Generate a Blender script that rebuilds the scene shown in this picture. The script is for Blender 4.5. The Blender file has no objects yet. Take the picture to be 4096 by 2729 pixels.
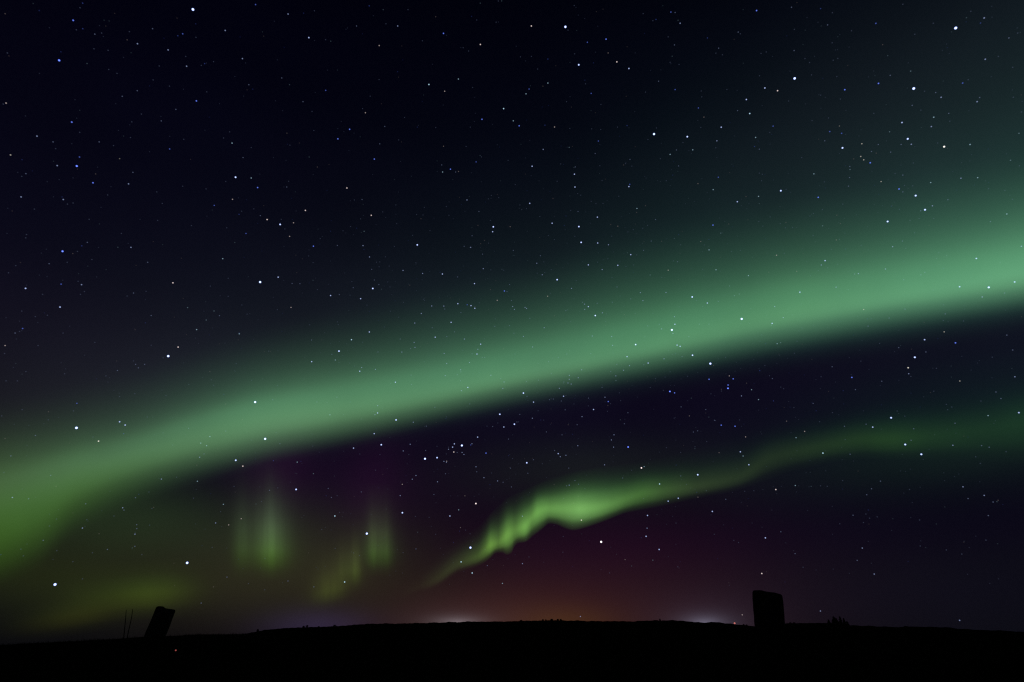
import bpy, bmesh, math, random
import numpy as np
from mathutils import Vector, Matrix

random.seed(7)
rng = np.random.default_rng(11)
S = bpy.context.scene
COL = S.collection

# ------------------------------------------------------------------ camera
F = 2340.0                       # focal length in photo pixels (photo 4096 x 2729)
CX, CY = 2048.0, 1364.5
EYE = Vector((0.0, 0.0, 1.6))
PITCH = math.atan((2600.0 - CY) / F)
cam = bpy.data.cameras.new("camera")
cam.sensor_width = 36.0
cam.lens = F / 4096.0 * 36.0
cam.clip_start = 0.1
cam.clip_end = 60000.0
camera = bpy.data.objects.new("camera", cam)
COL.objects.link(camera)
camera.location = EYE
camera.rotation_euler = (math.pi / 2 + PITCH, 0.0, 0.0)
S.camera = camera

S.view_settings.view_transform = 'Standard'
S.view_settings.look = 'None'
S.view_settings.exposure = 0.0
S.view_settings.gamma = 1.0
S.cycles.use_denoising = False
S.cycles.use_adaptive_sampling = False
S.cycles.transparent_max_bounces = 48
S.cycles.max_bounces = 4
S.render.dither_intensity = 2.0
S.cycles.filter_width = 1.25


def direction(px, py):
    x, y = (px - CX) / F, -(py - CY) / F
    v = Vector((x, math.cos(PITCH) - y * math.sin(PITCH), math.sin(PITCH) + y * math.cos(PITCH)))
    return v.normalized()


def azel(px, py):
    d = direction(px, py)
    return math.atan2(d.x, d.y), math.atan2(d.z, math.hypot(d.x, d.y))


def lin(r, g, b):
    f = lambda c: (c / 255 / 12.92) if c <= 10.3 else ((c / 255 + 0.055) / 1.055) ** 2.4
    return (f(r), f(g), f(b))


# ------------------------------------------------------------------ node helpers
class Nodes:
    def __init__(self, tree):
        self.t = tree
        tree.nodes.clear()

    def n(self, kind, **props):
        node = self.t.nodes.new(kind)
        for k, v in props.items():
            setattr(node, k, v)
        return node

    def put(self, socket, v):
        if hasattr(v, "is_output"):
            self.t.links.new(v, socket)
        else:
            socket.default_value = v

    def math(self, op, a, b=0.0, clamp=False):
        m = self.n('ShaderNodeMath', operation=op)
        m.use_clamp = clamp
        self.put(m.inputs[0], a)
        self.put(m.inputs[1], b)
        return m.outputs[0]

    def dot(self, v, c):
        m = self.n('ShaderNodeVectorMath', operation='DOT_PRODUCT')
        self.put(m.inputs[0], v)
        m.inputs[1].default_value = c
        return m.outputs['Value']

    def scale(self, col, f):
        m = self.n('ShaderNodeVectorMath', operation='SCALE')
        self.put(m.inputs[0], col)
        self.put(m.inputs['Scale'], f)
        return m.outputs[0]

    def vadd(self, a, b):
        m = self.n('ShaderNodeVectorMath', operation='ADD')
        self.put(m.inputs[0], a)
        self.put(m.inputs[1], b)
        return m.outputs[0]

    def vmul(self, a, b):
        m = self.n('ShaderNodeVectorMath', operation='MULTIPLY')
        self.put(m.inputs[0], a)
        self.put(m.inputs[1], b)
        return m.outputs[0]

    def ramp(self, fac, stops, interp='LINEAR'):
        r = self.n('ShaderNodeValToRGB')
        cr = r.color_ramp
        cr.interpolation = interp
        stops = stops[:32]
        while len(cr.elements) < len(stops):
            cr.elements.new(0.5)
        for e, (p, c) in zip(cr.elements, stops):
            e.position = p
            e.color = (*c, 1.0) if len(c) == 3 else c
        self.put(r.inputs[0], fac)
        return r.outputs[0]

    def mapr(self, v, a, b, c, d, smooth=True):
        m = self.n('ShaderNodeMapRange')
        m.interpolation_type = 'SMOOTHSTEP' if smooth else 'LINEAR'
        self.put(m.inputs[0], v)
        for i, x in enumerate((a, b, c, d)):
            m.inputs[i + 1].default_value = x
        return m.outputs[0]


# ------------------------------------------------------------------ the night sky (world)
W = bpy.data.worlds.new("World")
S.world = W
W.use_nodes = True
N = Nodes(W.node_tree)
DIR = N.n('ShaderNodeTexCoord').outputs['Generated']
sep = N.n('ShaderNodeSeparateXYZ')
N.put(sep.inputs[0], DIR)
Z = sep.outputs[2]
base = N.ramp(Z, [(0.0, lin(8, 8, 13)), (0.08, lin(10, 9, 18)), (0.16, lin(9, 6, 20)), (0.36, lin(12, 8, 26)), (0.5, lin(7, 6, 22)),
                  (0.64, lin(4, 3.5, 17)), (0.76, lin(2, 1.8, 13)), (0.87, lin(1, 1, 9))], 'EASE')
total = base


def glow(px, py, sx, sy, col, power=2.0):
    """A soft patch of light in the sky round one direction (widths in photo pixels, tangential)."""
    global total
    d = direction(px, py)
    r = Vector((d.y, -d.x, 0)).normalized()
    t = r.cross(d)
    a = N.dot(DIR, r * (F / sx))
    b = N.dot(DIR, t * (F / sy))
    q = N.math('ADD', N.math('MULTIPLY', a, a), N.math('MULTIPLY', b, b))
    if power != 2.0:
        q = N.math('POWER', q, power / 2.0)
    e = N.math('POWER', math.e, N.math('MULTIPLY', q, -1.0))
    e = N.math('MULTIPLY', e, N.math('GREATER_THAN', N.dot(DIR, d), 0.0))
    total = N.vadd(total, N.scale(col, e))


GLOWS = [
    # city light under the horizon
    (2230, 2500, 700, 280, (0.0150, 0.0036, 0.0034), 2.0),
    (2150, 2510, 430, 135, (0.0210, 0.0066, 0.0016), 2.0),
    (2260, 2500, 170, 60, (0.0200, 0.0100, 0.0), 2.0),
    (1840, 2500, 240, 80, (0.0170, 0.0100, 0.0110), 1.8),
    (1830, 2492, 60, 15, (0.1500, 0.1350, 0.1500), 1.2),
    (2815, 2500, 200, 95, (0.0140, 0.0095, 0.0155), 1.8),
    (3650, 2500, 600, 260, (0.0010, 0.0014, 0.0030), 2.0),
    (2818, 2496, 48, 18, (0.1250, 0.1250, 0.1750), 1.2),
    (1280, 2512, 170, 55, (0.0140, 0.0100, 0.0320), 2.0),
    # violet between the two green arcs
    (1110, 1890, 110, 150, (0.0060, 0.0006, 0.0056), 2.0),
    (1500, 1940, 110, 170, (0.0046, 0.0004, 0.0040), 2.0),
    (1450, 1950, 480, 190, (0.0036, 0.0003, 0.0034), 2.0),
    (2450, 2230, 520, 170, (0.0050, 0.0004, 0.0035), 2.0),
    # greenish brown haze low on the arc's lower end
    (500, 2060, 330, 120, (0.0070, 0.0170, 0.0040), 2.0),
    (170, 2330, 160, 70, (0.0020, 0.0040, 0.0), 2.0),
    (400, 2210, 560, 150, (0.0065, 0.0080, 0.0006), 2.0),
    (300, 2350, 560, 90, (0.0040, 0.0048, 0.0000), 2.0),
    (1400, 2250, 330, 170, (0.0085, 0.0095, 0.0016), 2.0),
    (1000, 2320, 380, 150, (0.0060, 0.0036, 0.0020), 2.0),
    (1080, 2170, 200, 150, (0.0050, 0.0075, 0.0020), 2.0),
    (2350, 1880, 520, 120, (0.0040, 0.0066, 0.0028), 2.0),
    (3950, 1640, 560, 190, (0.0010, 0.0070, 0.0040), 2.0),
    (3900, 1790, 420, 90, (0.0020, 0.0060, 0.0020), 2.0),
    (3800, 500, 800, 450, (0.0045, 0.0050, 0.0075), 2.0),
]
for g in GLOWS:
    glow(*g)

# the wide veil above the main arc: falls off away from the arc's own great circle
pa, pb = direction(512, 1812), direction(4096, 1086)
NRM = pb.cross(pa).normalized()
if NRM.z < 0:
    NRM = -NRM
sdist = N.dot(DIR, NRM)
up = N.math('POWER', math.e, N.math('MULTIPLY', N.math('MAXIMUM', sdist, 0.0), -F / 240.0))
dn = N.math('MINIMUM', N.math('MULTIPLY', sdist, F / 85.0), 0.0)
dn = N.math('POWER', math.e, N.math('MULTIPLY', N.math('MULTIPLY', dn, dn), -1.0))
veil = N.math('MULTIPLY', up, dn)
side = N.dot(DIR, Vector((1, 0, 0)))
vcol = N.ramp(N.mapr(side, -0.75, 0.75, 0.0, 1.0, False),
              [(0.0, (0.018, 0.021, 0.014)), (0.25, (0.024, 0.036, 0.034)), (0.5, (0.025, 0.056, 0.048)),
               (0.72, (0.028, 0.088, 0.066)), (1.0, (0.040, 0.140, 0.094))], 'EASE')
total = N.vadd(total, N.scale(vcol, veil))

# faint uneven airglow so that no patch of sky is perfectly even
nz = N.n('ShaderNodeTexNoise')
nz.inputs['Scale'].default_value = 3.2
nz.inputs['Detail'].default_value = 3.0
N.put(nz.inputs['Vector'], DIR)
total = N.scale(total, N.mapr(nz.outputs['Fac'], 0.25, 0.75, 0.86, 1.14, False))
bg = N.n('ShaderNodeBackground')
N.put(bg.inputs['Color'], total)
bg.inputs['Strength'].default_value = 1.0
wo = N.n('ShaderNodeOutputWorld')
W.node_tree.links.new(bg.outputs[0], wo.inputs['Surface'])


# ------------------------------------------------------------------ object helpers
def link(name, me, mat=None, parent=None):
    o = bpy.data.objects.new(name, me)
    COL.objects.link(o)
    if mat is not None and me is not None:
        me.materials.append(mat)
    if parent is not None:
        o.parent = parent
    return o


def tag(o, label=None, category=None, group=None, kind=None):
    for k, v in (("label", label), ("category", category), ("group", group), ("kind", kind)):
        if v:
            o[k] = v
    return o


def thing(name, loc, label, category, group=None):
    o = bpy.data.objects.new(name, None)
    COL.objects.link(o)
    o.location = loc
    return tag(o, label, category, group)


def rough_material(name, c0, c1, scale, rough=0.95, bump=0.4):
    m = bpy.data.materials.new(name)
    m.use_nodes = True
    n = Nodes(m.node_tree)
    tc = n.n('ShaderNodeTexCoord').outputs['Object']
    t = n.n('ShaderNodeTexNoise')
    t.inputs['Scale'].default_value = scale
    t.inputs['Detail'].default_value = 8.0
    n.put(t.inputs['Vector'], tc)
    p = n.n('ShaderNodeBsdfPrincipled')
    p.inputs['Roughness'].default_value = rough
    p.inputs['Specular IOR Level'].default_value = 0.0
    n.put(p.inputs['Base Color'], n.ramp(t.outputs['Fac'], [(0.3, c0), (0.7, c1)]))
    b = n.n('ShaderNodeBump')
    b.inputs['Strength'].default_value = bump
    n.put(b.inputs['Height'], t.outputs['Fac'])
    n.put(p.inputs['Normal'], b.outputs[0])
    o = n.n('ShaderNodeOutputMaterial')
    m.node_tree.links.new(p.outputs[0], o.inputs['Surface'])
    return m


M_GROUND = rough_material("turf", (0.008, 0.010, 0.004), (0.020, 0.020, 0.009), 1.3)
M_HILL = rough_material("moor", (0.007, 0.008, 0.004), (0.016, 0.016, 0.008), 0.05)
M_GRASS = rough_material("grass_blades", (0.009, 0.013, 0.004), (0.022, 0.024, 0.009), 3.0)
M_STONE = rough_material("old_red_sandstone", (0.030, 0.028, 0.024), (0.07, 0.065, 0.055), 3.5, 0.9, 0.8)
M_BARK = rough_material("bark", (0.02, 0.015, 0.01), (0.045, 0.035, 0.025), 6.0)
M_LEAF = rough_material("foliage", (0.012, 0.022, 0.008), (0.03, 0.045, 0.016), 4.0)
M_POLE = rough_material("weathered_pole", (0.03, 0.028, 0.024), (0.06, 0.055, 0.045), 8.0)


def glow_material(name, col, strength, airy=False):
    m = bpy.data.materials.new(name)
    m.use_nodes = True
    n = Nodes(m.node_tree)
    e = n.n('ShaderNodeEmission')
    e.inputs['Color'].default_value = (*col, 1.0)
    e.inputs['Strength'].default_value = strength
    if airy:                      # brightest through the middle of the ball of light, bluer and fading towards its rim
        lw = n.n('ShaderNodeLayerWeight')
        lw.inputs['Blend'].default_value = 0.5
        core = n.math('SUBTRACT', 1.0, lw.outputs['Facing'])
        n.put(e.inputs['Strength'], n.math('MULTIPLY', n.math('POWER', core, 1.6), strength * 0.5))
        n.put(e.inputs['Color'], n.ramp(core, [(0.25, tuple(c * q for c, q in zip(col, (0.45, 0.55, 1.25)))), (0.85, col)]))
    out = e.outputs[0]
    if airy:                      # a point of light adds to the sky behind it (its near and its far side each give half)
        add, tr = n.n('ShaderNodeAddShader'), n.n('ShaderNodeBsdfTransparent')
        n.t.links.new(out, add.inputs[0])
        n.t.links.new(tr.outputs[0], add.inputs[1])
        out = add.outputs[0]
    o = n.n('ShaderNodeOutputMaterial')
    m.node_tree.links.new(out, o.inputs['Surface'])
    m.cycles.emission_sampling = 'NONE'
    return m


# ------------------------------------------------------------------ terrain
SKY_PX = [(0, 2581), (120, 2574), (255, 2567), (364, 2563), (484, 2556), (573, 2550), (668, 2546), (724, 2544), (784, 2539),
          (891, 2535), (944, 2531), (1024, 2525), (1100, 2517), (1215, 2512), (1291, 2510), (1368, 2505), (1463, 2499),
          (1635, 2496), (1788, 2492), (1865, 2489.5), (2000, 2489.5), (2070, 2487), (2172, 2484.5), (2248, 2485), (2410, 2488),
          (2537, 2488), (2622, 2484), (2686, 2485), (2784, 2491), (2813, 2494), (2848, 2490.5), (2892, 2494), (2936, 2500),
          (3017, 2507), (3080, 2503), (3140, 2497), (3242, 2495), (3313, 2495), (3398, 2505), (3514, 2509), (3600, 2511),
          (3621, 2508), (3773, 2512), (3892, 2522), (4010, 2526), (4096, 2530)]
_az = np.array([azel(*p)[0] for p in SKY_PX])
_el = np.array([azel(*p)[1] for p in SKY_PX])


def sky_el(az):
    return float(np.interp(az, _az, _el))


def smooth(t):
    t = min(max(t, 0.0), 1.0)
    return t * t * (3 - 2 * t)


CREST = 42.0


def px_of_az(az):
    return float(np.interp(az, _az, [p[0] for p in SKY_PX]))


def wob(x, y, s, seed):
    return (math.sin(x * s * 1.0 + seed) * math.cos(y * s * 1.3 - seed * 2) + 0.5 * math.sin(x * s * 2.7 + y * s * 1.9 + seed * 3)
            + 0.25 * math.cos(x * s * 5.3 - y * s * 4.1 + seed))


def crest_z(az):
    near = 1.0 - smooth((px_of_az(az) - 700) / 500)          # the near rise itself is the skyline at that end
    return EYE.z + CREST * math.tan(sky_el(az) - math.radians(0.30) * (1 - near))


def ground_z(x, y):
    r, az = math.hypot(x, y), math.atan2(x, y)
    if abs(az) > math.radians(75):
        c = 1.2 * max(0.0, 1 - (abs(az) - math.radians(75)) / 1.2) + 0.6
    else:
        c = crest_z(az)
    if r < CREST:
        z = c * smooth((r - 8) / (CREST - 8)) ** 0.9
        z += 0.05 * wob(x, y, 0.9, 1.0) * smooth(r / 8) * (1 - 0.75 * smooth((r - 34) / 6))
    else:
        z = c * (1 - smooth((r - CREST) / 160)) * 1.0
        z += 0.25 * wob(x, y, 0.05, 2.0) * smooth((r - 60) / 80)
    return z


def polar_sheet(name, rings, az_list, zf, mat, closed):
    bm = bmesh.new()
    rows = []
    for r in rings:
        rows.append([bm.verts.new((r * math.sin(a), r * math.cos(a), zf(r * math.sin(a), r * math.cos(a)))) for a in az_list])
    n = len(az_list)
    for i in range(len(rows) - 1):
        for j in range(n if closed else n - 1):
            k = (j + 1) % n
            bm.faces.new((rows[i][j], rows[i][k], rows[i + 1][k], rows[i + 1][j]))
    if closed:
        c = bm.verts.new((0, 0, zf(0, 0)))
        for j in range(n):
            bm.faces.new((rows[0][(j + 1) % n], rows[0][j], c))
    bmesh.ops.recalc_face_normals(bm, faces=bm.faces)
    me = bpy.data.meshes.new(name)
    bm.to_mesh(me)
    bm.free()
    me.polygons.foreach_set("use_smooth", [True] * len(me.polygons))
    return tag(link(name, me, mat), kind="structure")


azs = [i * 2 * math.pi / 720 for i in range(720)]
rings = [1, 3, 6, 9, 12, 15, 18, 21, 24, 27, 30, 32, 34, 36, 38, 40, 41, 42, 43.5, 46, 50, 56, 65, 80, 100, 130, 170, 210, 300, 500, 900, 1800, 4000, 9000]
polar_sheet("ground", rings, azs, ground_z, M_GROUND, True)

HILL_R = 520.0


def hill_top(az):
    return HILL_R * math.tan(sky_el(az)) + EYE.z


def hill_z(x, y):
    r, az = math.hypot(x, y), math.atan2(x, y)
    top = hill_top(az)
    if px_of_az(az) < 1100:
        top -= 5.0 * smooth((1100 - px_of_az(az)) / 300)
    fine = 0.35 * wob(x, y, 0.11, 0.3) * 0.5 + 0.22 * wob(x, y, 0.45, 4.0)
    t = (r - 230) / (HILL_R - 230) if r < HILL_R else 1 - (r - HILL_R) / 900
    edge = 1 - smooth((abs(az) - math.radians(52)) / math.radians(12))
    return -1.0 + (top + 1.0) * smooth(t) * edge + fine * edge * smooth(t)


hz = [math.radians(-64 + 128 * i / 900) for i in range(901)]
polar_sheet("hill", [225, 260, 320, 400, 460, 500, 512, 520, 530, 560, 640, 800, 1100, 1430], hz, hill_z, M_HILL, False)

# grass that roughens the rise (one uncountable mass)
bm = bmesh.new()
for i in range(5200):
    az = math.radians(random.uniform(-46, 46))
    r = math.sqrt(random.uniform(14 ** 2, 43.0 ** 2)) if i % 3 else random.uniform(39.5, 43.0)
    x, y = r * math.sin(az), r * math.cos(az)
    z = ground_z(x, y) - 0.01
    for b in range(3):
        h = random.uniform(0.05, 0.13)
        a = random.uniform(0, math.tau)
        lean = random.uniform(0.0, 0.07)
        w = 0.006
        bx, by = x + random.uniform(-.05, .05), y + random.uniform(-.05, .05)
        ca, sa = math.cos(a), math.sin(a)
        v = [bm.verts.new((bx - w * sa, by + w * ca, z)), bm.verts.new((bx + w * sa, by - w * ca, z)),
             bm.verts.new((bx + lean * ca, by + lean * sa, z + h))]
        bm.faces.new(v)
me = bpy.data.meshes.new("grass")
bm.to_mesh(me)
bm.free()
tag(link("grass", me, M_GRASS), kind="stuff")


# ------------------------------------------------------------------ standing stones
def stone(name, outline, dist, depth, label, tilt_y=0.0, bury=0.5):
    """A slab whose broad side has the given outline (photo pixels), at its real size and distance."""
    mx = sum(p[0] for p in outline) / len(outline)
    my = max(p[1] for p in outline)
    d = direction(mx, my)
    h = Vector((d.x, d.y, 0)).normalized()                    # horizontally towards the slab
    right = Vector((h.y, -h.x, 0))
    foot = EYE + h * dist
    foot.z = ground_z(foot.x, foot.y)
    pts = []
    for px, py in outline:
        v = direction(px, py)
        t = dist / v.dot(h)
        p = EYE + v * t - foot
        pts.append((p.dot(right), p.z))
    base_z = min(p[1] for p in pts)
    # densify the outline
    dense = []
    for i, (x0, z0) in enumerate(pts):
        x1, z1 = pts[(i + 1) % len(pts)]
        k = max(1, int(math.hypot(x1 - x0, z1 - z0) / 0.12))
        for q in range(k):
            dense.append((x0 + (x1 - x0) * q / k, z0 + (z1 - z0) * q / k))
    cx = sum(p[0] for p in dense) / len(dense)
    cz = sum(p[1] for p in dense) / len(dense)
    bm = bmesh.new()
    layers = [(-0.5, 0.90), (-0.47, 0.965), (-0.36, 1.0), (-0.1, 1.0), (0.2, 1.0), (0.38, 0.99), (0.47, 0.955), (0.5, 0.88)]
    rows = []
    for dy, s in layers:
        row = []
        for x, z in dense:
            sx, sz = cx + (x - cx) * s, cz + (z - cz) * (1 - (1 - s) * 0.7)
            nn = 0.012 * wob(x * 3, z * 3, 1.0, dy * 3)
            row.append(bm.verts.new((sx + nn, depth * dy + 0.02 * wob(x * 2 + dy, z * 2, 1.0, 3.0), sz + nn)))
        rows.append(row)
    n = len(dense)
    for i in range(len(rows) - 1):
        for j in range(n):
            bm.faces.new((rows[i][j], rows[i][(j + 1) % n], rows[i + 1][(j + 1) % n], rows[i + 1][j]))
    for row, inner in ((rows[0], -0.5), (rows[-1], 0.5)):
        mid = [bm.verts.new((cx + (v.co.x - cx) * 0.5, v.co.y * 1.04 + 0.02 * wob(v.co.x * 2, v.co.z * 2, 1.5, 8), cz + (v.co.z - cz) * 0.5)) for v in row]
        for j in range(n):
            bm.faces.new((row[j], row[(j + 1) % n], mid[(j + 1) % n], mid[j]))
        c = bm.verts.new((cx, depth * inner * 1.05, cz))
        for j in range(n):
            bm.faces.new((mid[j], mid[(j + 1) % n], c))
    bmesh.ops.recalc_face_normals(bm, faces=bm.faces)
    me = bpy.data.meshes.new(name)
    bm.to_mesh(me)
    bm.free()
    o = link(name, me, M_STONE)
    o.location = foot
    o.rotation_euler = (0, 0, math.atan2(right.y, right.x))
    tag(o, label, "standing stone", "standing stones on the rise")
    return o


stone("standing_stone", [(574, 2551), (568, 2566), (655, 2566), (662, 2546), (682, 2497), (700.5, 2447), (700, 2442), (696, 2439.5),
                         (678, 2436), (661, 2433.5), (657, 2430), (652, 2427.5), (643, 2426.5), (634, 2426), (628, 2427.5), (624, 2432), (610, 2466), (592, 2509)],
      40.5, 0.42, "leaning dark slab of stone tilted hard to one side beside two thin poles")
stone("standing_stone", [(3019, 2506), (3021, 2522), (3143, 2522), (3140, 2497), (3136, 2446), (3131.5, 2400), (3130, 2386), (3127, 2380.5), (3122, 2377.5), (3112, 2374.5),
                         (3100, 2371.5), (3086, 2369.5), (3070, 2368), (3058, 2366), (3048, 2363.8), (3036, 2362.8), (3026, 2363.2), (3016, 2363), (3012, 2365), (3009.5, 2372), (3012, 2412), (3015, 2455)],
      40.0, 0.5, "broad upright dark slab of stone with one rounded top corner")


# ------------------------------------------------------------------ two thin poles beside the leaning stone
def tube(bm, pts, radii, seg=8):
    prev = None
    for (p, r) in zip(pts, radii):
        ring = [bm.verts.new((p[0] + r * math.cos(math.tau * k / seg), p[1] + r * math.sin(math.tau * k / seg), p[2])) for k in range(seg)]
        if prev:
            for k in range(seg):
                bm.faces.new((prev[k], prev[(k + 1) % seg], ring[(k + 1) % seg], ring[k]))
        else:
            bm.faces.new(ring[::-1])
        prev = ring
    bm.faces.new(prev)


def mesh_of(name, bm, shade=False):
    bmesh.ops.recalc_face_normals(bm, faces=bm.faces)
    me = bpy.data.meshes.new(name)
    bm.to_mesh(me)
    bm.free()
    if shade:
        me.polygons.foreach_set("use_smooth", [True] * len(me.polygons))
    return me


def at(px, py, dist):
    d = direction(px, py)
    return EYE + d * (dist / math.hypot(d.x, d.y))


for k, (path, rad, label) in enumerate([
        ([(494, 2562), (497, 2530), (500, 2500), (503, 2468), (505, 2440)], 0.022, "thin dark pole farther from the leaning stone of the two"),
        ([(507, 2561), (513, 2530), (520, 2500), (527, 2466), (531, 2437)], 0.021, "thin dark slanted pole nearer the leaning stone of the two")]):
    p3 = [at(x, y, 41.2) for x, y in path]
    foot = Vector((p3[0].x, p3[0].y, ground_z(p3[0].x, p3[0].y)))
    bm = bmesh.new()
    loc = [tuple(p - foot) for p in p3]
    tube(bm, loc, [rad * (1.15 - 0.12 * i) for i in range(5)])
    o = link("pole", mesh_of("pole", bm), M_POLE)
    o.location = foot
    tag(o, label, "pole", "thin poles beside the leaning stone")


# ------------------------------------------------------------------ far trees and bushes on the hill's crest
def hill_point(px):
    az = azel(px, 2500)[0]
    x, y = HILL_R * math.sin(az), HILL_R * math.cos(az)
    return Vector((x, y, hill_z(x, y)))


PXM = HILL_R / F      # metres per photo pixel on the hill


def leaf_crown(bm, n, half_w, z0, z1, shape, size):
    for i in range(n):
        t = random.random() ** (1.3 if shape == 'cone' else 1.0)
        z = z0 + (z1 - z0) * t
        if shape == 'cone':
            rad = half_w * (1 - t) ** 0.8 * (0.75 + 0.4 * math.sin(t * 22) ** 2) + 0.05
        else:
            rad = half_w * math.sqrt(max(0.02, 1 - (2 * t - 0.75) ** 2 / 1.6)) * random.uniform(0.7, 1.15)
        a = random.uniform(0, math.tau)
        r = rad * math.sqrt(random.random())
        c = Vector((r * math.cos(a), r * math.sin(a), z))
        q = Matrix.Rotation(random.uniform(0, math.tau), 3, Vector((random.gauss(0, 1), random.gauss(0, 1), random.gauss(0, 1))).normalized())
        s = size * random.uniform(0.6, 1.4)
        v = [bm.verts.new(c + q @ Vector(p)) for p in ((-s, -s * .45, 0), (s, -s * .35, 0), (s * .8, s * .45, 0.1 * s), (-s * .8, s * .5, 0))]
        bm.faces.new(v)


def far_plant(px, hpx, wpx, shape, name, label, category, group):
    p = hill_point(px)
    h, w = hpx * PXM * 0.74, wpx * PXM * 0.40
    root = thing(name, p, label, category, group)
    bm = bmesh.new()
    tube(bm, [(0, 0, -0.4), (0.03, 0, h * 0.35), (0.06, 0.03, h * (0.93 if shape == 'cone' else 0.6))],
         [0.05 * h * .55, 0.04 * h * .5, 0.012 * h], 7)
    for i in range(7):
        a, z = random.uniform(0, math.tau), h * random.uniform(0.2, 0.7)
        L = w * random.uniform(0.5, 0.95) * (1 - z / h)
        tube(bm, [(0, 0, z), (L * .5 * math.cos(a), L * .5 * math.sin(a), z + .12 * L), (L * math.cos(a), L * math.sin(a), z + .35 * L)],
             [0.012 * h, 0.008 * h, 0.003 * h], 5)
    link("trunk", mesh_of("trunk", bm), M_BARK, root)
    bm = bmesh.new()
    leaf_crown(bm, 420 if hpx > 10 else 260, w, h * (0.12 if shape == 'cone' else 0.05), h, shape, 0.055 * h + 0.10)
    link("crown", mesh_of("crown", bm), M_LEAF, root)
    return root


GT = "dark conifers on the skyline"
GB = "dark bushes on the skyline"
far_plant(3318, 17, 14, 'cone', "conifer_tree", "short dark conifer at the end of the skyline clump nearest the upright stone", "tree", GT)
far_plant(3341, 30, 25, 'cone', "conifer_tree", "widest dark conifer of the skyline clump beyond the upright stone", "tree", GT)
far_plant(3350, 25, 18, 'cone', "conifer_tree", "dark conifer pressed against the widest one of the skyline clump", "tree", GT)
far_plant(3366, 35, 15, 'cone', "conifer_tree", "tallest narrow dark conifer in the middle of the skyline clump", "tree", GT)
far_plant(3380, 30, 14, 'cone', "conifer_tree", "narrow dark conifer just past the tallest one of the skyline clump", "tree", GT)
far_plant(3391, 20, 16, 'cone', "conifer_tree", "low dark conifer at the far end of the skyline clump", "tree", GT)
for px, h, w, lab in [
        (929, 6, 26, "low flat dark bush on the skyline past the leaning stone"),
        (1035, 11, 9, "single small dark bush standing up from the skyline past the leaning stone"),
        (1216, 7, 12, "rounded dark bush at the purple horizon glow, first of a close pair"),
        (1229, 9, 12, "taller dark bush of the close pair at the purple horizon glow"),
        (1276, 5, 12, "very low dark bush between two others at the purple horizon glow"),
        (1339, 7, 16, "dark bush at the purple horizon glow nearest the white glow"),
        (2085, 7, 14, "lone dark bush on the skyline before the orange glow"),
        (2172, 8, 8, "narrow dark bush starting the clump in front of the orange glow"),
        (2184, 9, 10, "second narrow dark bush of the clump in front of the orange glow"),
        (2207, 11, 15, "tallest dark bush of the clump in front of the orange glow"),
        (2232, 8, 12, "low dark bush just past the tallest in front of the orange glow"),
        (2244, 8, 10, "last dark bush of the clump in front of the orange glow"),
        (2642, 10, 7, "slim dark bush sticking up from the gentle skyline knoll"),
        (2975, 6, 9, "small dark bush on the skyline just before the upright stone"),
        (2986, 6, 10, "small dark bush touching the skyline close against the upright stone"),
        (3163, 7, 14, "rounded dark bush on the skyline just past the upright stone"),
        (3178, 7, 14, "second rounded dark bush on the skyline past the upright stone"),
        (3621, 5, 16, "faint low dark bush far along the dark blue skyline")]:
    far_plant(px, h, w, 'round', "bush", lab, "bush", GB)

# ------------------------------------------------------------------ two small lights on the land
M_LAMP = glow_material("red_lamp_glow", (1.0, 0.30, 0.26), 0.55)
M_MARK = glow_material("red_marker_glow", (1.0, 0.20, 0.18), 0.32)


def lamp(name, head, ground, r, mat, label, category, part):
    root = thing(name, ground, label, category)
    h = head - ground
    bm = bmesh.new()
    tube(bm, [(0, 0, -0.3), (0, 0, h.z * 0.5), (0, 0, h.z - r * 0.9)], [r * 0.5, r * 0.4, r * 0.3], 8)
    tube(bm, [(0, 0, h.z - r * 1.1), (0, 0, h.z - r * 0.75)], [r * 0.8, r * 0.7], 10)
    link(part, mesh_of(part, bm), M_POLE, root)
    bm = bmesh.new()
    bmesh.ops.create_uvsphere(bm, u_segments=14, v_segments=10, radius=r, matrix=Matrix.Translation((0, 0, h.z)))
    link("lamp_head", mesh_of("lamp_head", bm, True), mat, root)


hp = at(2939, 2496.5, 505.0)
az = azel(2939, 2496)[0]
gp = Vector((hp.x, hp.y, hill_z(hp.x, hp.y)))
if hp.z - gp.z < 0.9:
    hp.z = gp.z + 0.9
lamp("street_lamp", hp, gp, 0.62, M_LAMP, "tiny distant red lamp on the skyline before the upright stone", "lamp", "lamp_post")
az, el = azel(703, 2602)
for r in np.arange(14, 40, 0.25):
    if ground_z(r * math.sin(az), r * math.cos(az)) + 0.14 >= EYE.z + r * math.tan(el):
        break
mp = Vector((r * math.sin(az), r * math.cos(az), EYE.z + r * math.tan(el)))
gp = Vector((mp.x, mp.y, ground_z(mp.x, mp.y)))
mp.z = max(mp.z, gp.z + 0.12)
lamp("marker_light", mp, gp, 0.026, M_MARK, "tiny red marker light in the black grass below the leaning stone", "marker light", "stake")


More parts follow.
